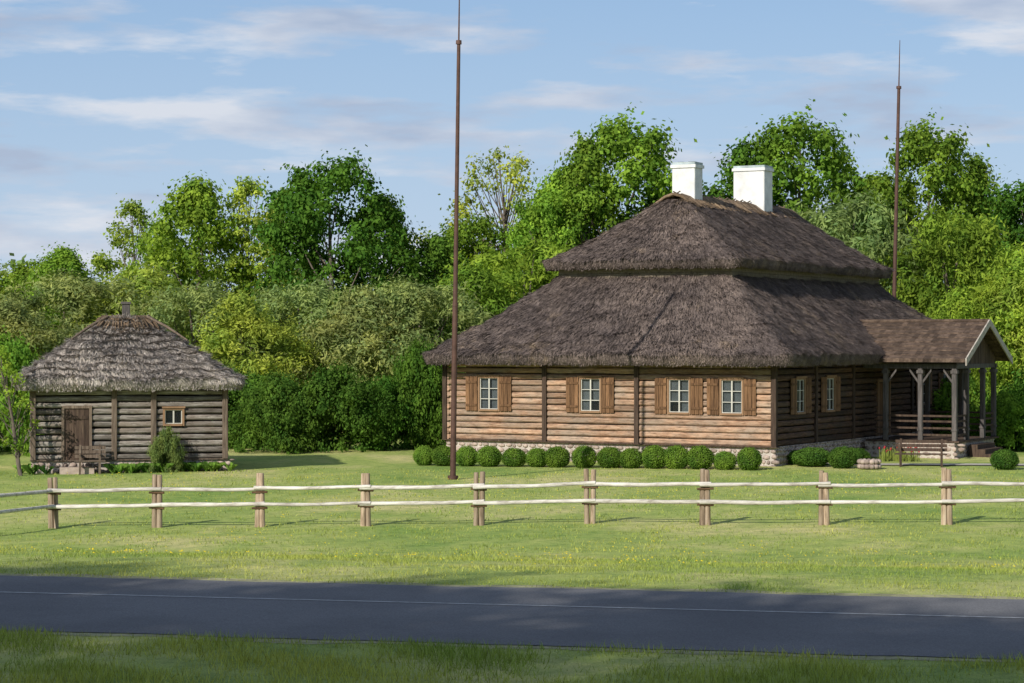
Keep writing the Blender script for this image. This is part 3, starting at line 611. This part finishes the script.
for k in range(120):
    x=random.uniform(13.3,14.6); y=random.uniform(80.5,81.6); z=g(x,y); h=random.uniform(.3,.5)
    tube(mb,[(x,y,z),(x,y,z+h)],[.012,.01],4,1,.5)
    if k%5==0: tube(mb,[(x,y,z+h),(x,y,z+h+.04),(x,y,z+h+.08)],[.015,.035,.02],6,0,.5)
    for q in range(5):
        a=random.uniform(0,6.28); mb.add([(x,y,z),(x+.05*math.cos(a),y+.05*math.sin(a),z+.12),(x+.14*math.cos(a),y+.14*math.sin(a),z+.28)],[(0,1,2)],1,.3)
mb.obj('tulip_bed',[M['redcloth'],M['grassblade']])
mb=MB()
for k in range(26):
    a=k*6.283/13; zz=.09+.16*(k//13); 
    mb.add(IC2V*[.1,.1,.09]+[12.05+.32*math.cos(a),75.9+.32*math.sin(a),zz],IC2F,0,random.random(),True)
mb.obj('stone_planter',[M['stone']])
mb=MB(); V_=[]
pts=[(10.6,78.3),(13,78.1),(16,77.9),(20,78.0),(28,79),(40,82)]
for (x,y) in pts:
    V_+= [(x,y-.55,g(x,y-.55)+.03),(x,y+.55,g(x,y+.55)+.03)]
mb.add(V_,[(2*i,2*i+2,2*i+3,2*i+1) for i in range(len(pts)-1)],0,.5); mb.obj('footpath',[M['gravel']])
# ================================================================== light, sky, camera
S=Vector((math.sin(az)*math.cos(el),math.cos(az)*math.cos(el),math.sin(el)))
sl=bpy.data.lights.new('sun','SUN'); sl.energy=5.0; sl.angle=math.radians(.5); sl.color=(1,.94,.83)
so=bpy.data.objects.new('sun',sl); COL.objects.link(so); so.rotation_euler=S.to_track_quat('Z','Y').to_euler(); so.location=(-40,-40,40)
w=bpy.data.worlds.new('World'); scene.world=w; w.use_nodes=True; nt=w.node_tree; bg=nt.nodes['Background']
tc=N(nt,'ShaderNodeTexCoord')
sk=N(nt,'ShaderNodeTexSky'); sk.sky_type='NISHITA'; sk.sun_disc=False; sk.sun_elevation=el; sk.sun_rotation=az%(2*math.pi); sk.dust_density=.8; sk.ozone_density=1.5
sx=N(nt,'ShaderNodeSeparateXYZ'); nt.links.new(tc.outputs['Generated'],sx.inputs[0])
mr=N(nt,'ShaderNodeMapRange'); mr.inputs['From Min'].default_value=0.05; mr.inputs['From Max'].default_value=.5; mr.inputs['To Min'].default_value=.85; mr.inputs['To Max'].default_value=.1
nt.links.new(sx.outputs['Z'],mr.inputs['Value'])
mh=N(nt,'ShaderNodeMapRange'); mh.inputs['From Min'].default_value=0.0; mh.inputs['From Max'].default_value=.16; nt.links.new(sx.outputs['Z'],mh.inputs['Value'])
hz=ramp(nt,mh.outputs['Result'],[(0,(.54,.67,.84)),(1,(.30,.48,.77))])
hzs=N(nt,'ShaderNodeVectorMath',operation='SCALE'); nt.links.new(hz.outputs['Color'],hzs.inputs[0]); hzs.inputs['Scale'].default_value=10.0
base=mixc(nt,mr.outputs['Result'],sk.outputs['Color'],hzs.outputs[0])
m1=N(nt,'ShaderNodeMapping'); m1.inputs['Scale'].default_value=(6.5,6.5,34); m1.inputs['Location'].default_value=(3.4,1.4,.2); nt.links.new(tc.outputs['Generated'],m1.inputs['Vector'])
n1=N(nt,'ShaderNodeTexNoise'); n1.inputs['Scale'].default_value=1.3; n1.inputs['Detail'].default_value=9; n1.inputs['Roughness'].default_value=.56; nt.links.new(m1.outputs[0],n1.inputs['Vector'])
r1=ramp(nt,n1.outputs['Fac'],[(.48,(0,0,0)),(.60,(.8,.8,.8))])
m2=N(nt,'ShaderNodeMapping'); m2.inputs['Scale'].default_value=(11,11,46); nt.links.new(tc.outputs['Generated'],m2.inputs['Vector'])
n2=N(nt,'ShaderNodeTexNoise'); n2.inputs['Detail'].default_value=7; n2.inputs['Scale'].default_value=1; nt.links.new(m2.outputs[0],n2.inputs['Vector'])
r2=ramp(nt,n2.outputs['Fac'],[(.40,(.46,.54,.70)),(.64,(.84,.86,.92))])
cs=N(nt,'ShaderNodeVectorMath',operation='SCALE'); nt.links.new(r2.outputs['Color'],cs.inputs[0]); cs.inputs['Scale'].default_value=9.0
nt.links.new(mixc(nt,r1.outputs['Color'],base,cs.outputs[0]),bg.inputs['Color']); bg.inputs['Strength'].default_value=.1
cd=bpy.data.cameras.new('camera'); co=bpy.data.objects.new('camera',cd); COL.objects.link(co); co.location=(0,0,4.3); co.rotation_euler=(math.radians(90),0,0)
cd.sensor_width=36; cd.lens=79.1; cd.clip_end=6000; scene.camera=co
scene.view_settings.view_transform='Standard'; scene.view_settings.look='None'; scene.view_settings.exposure=0
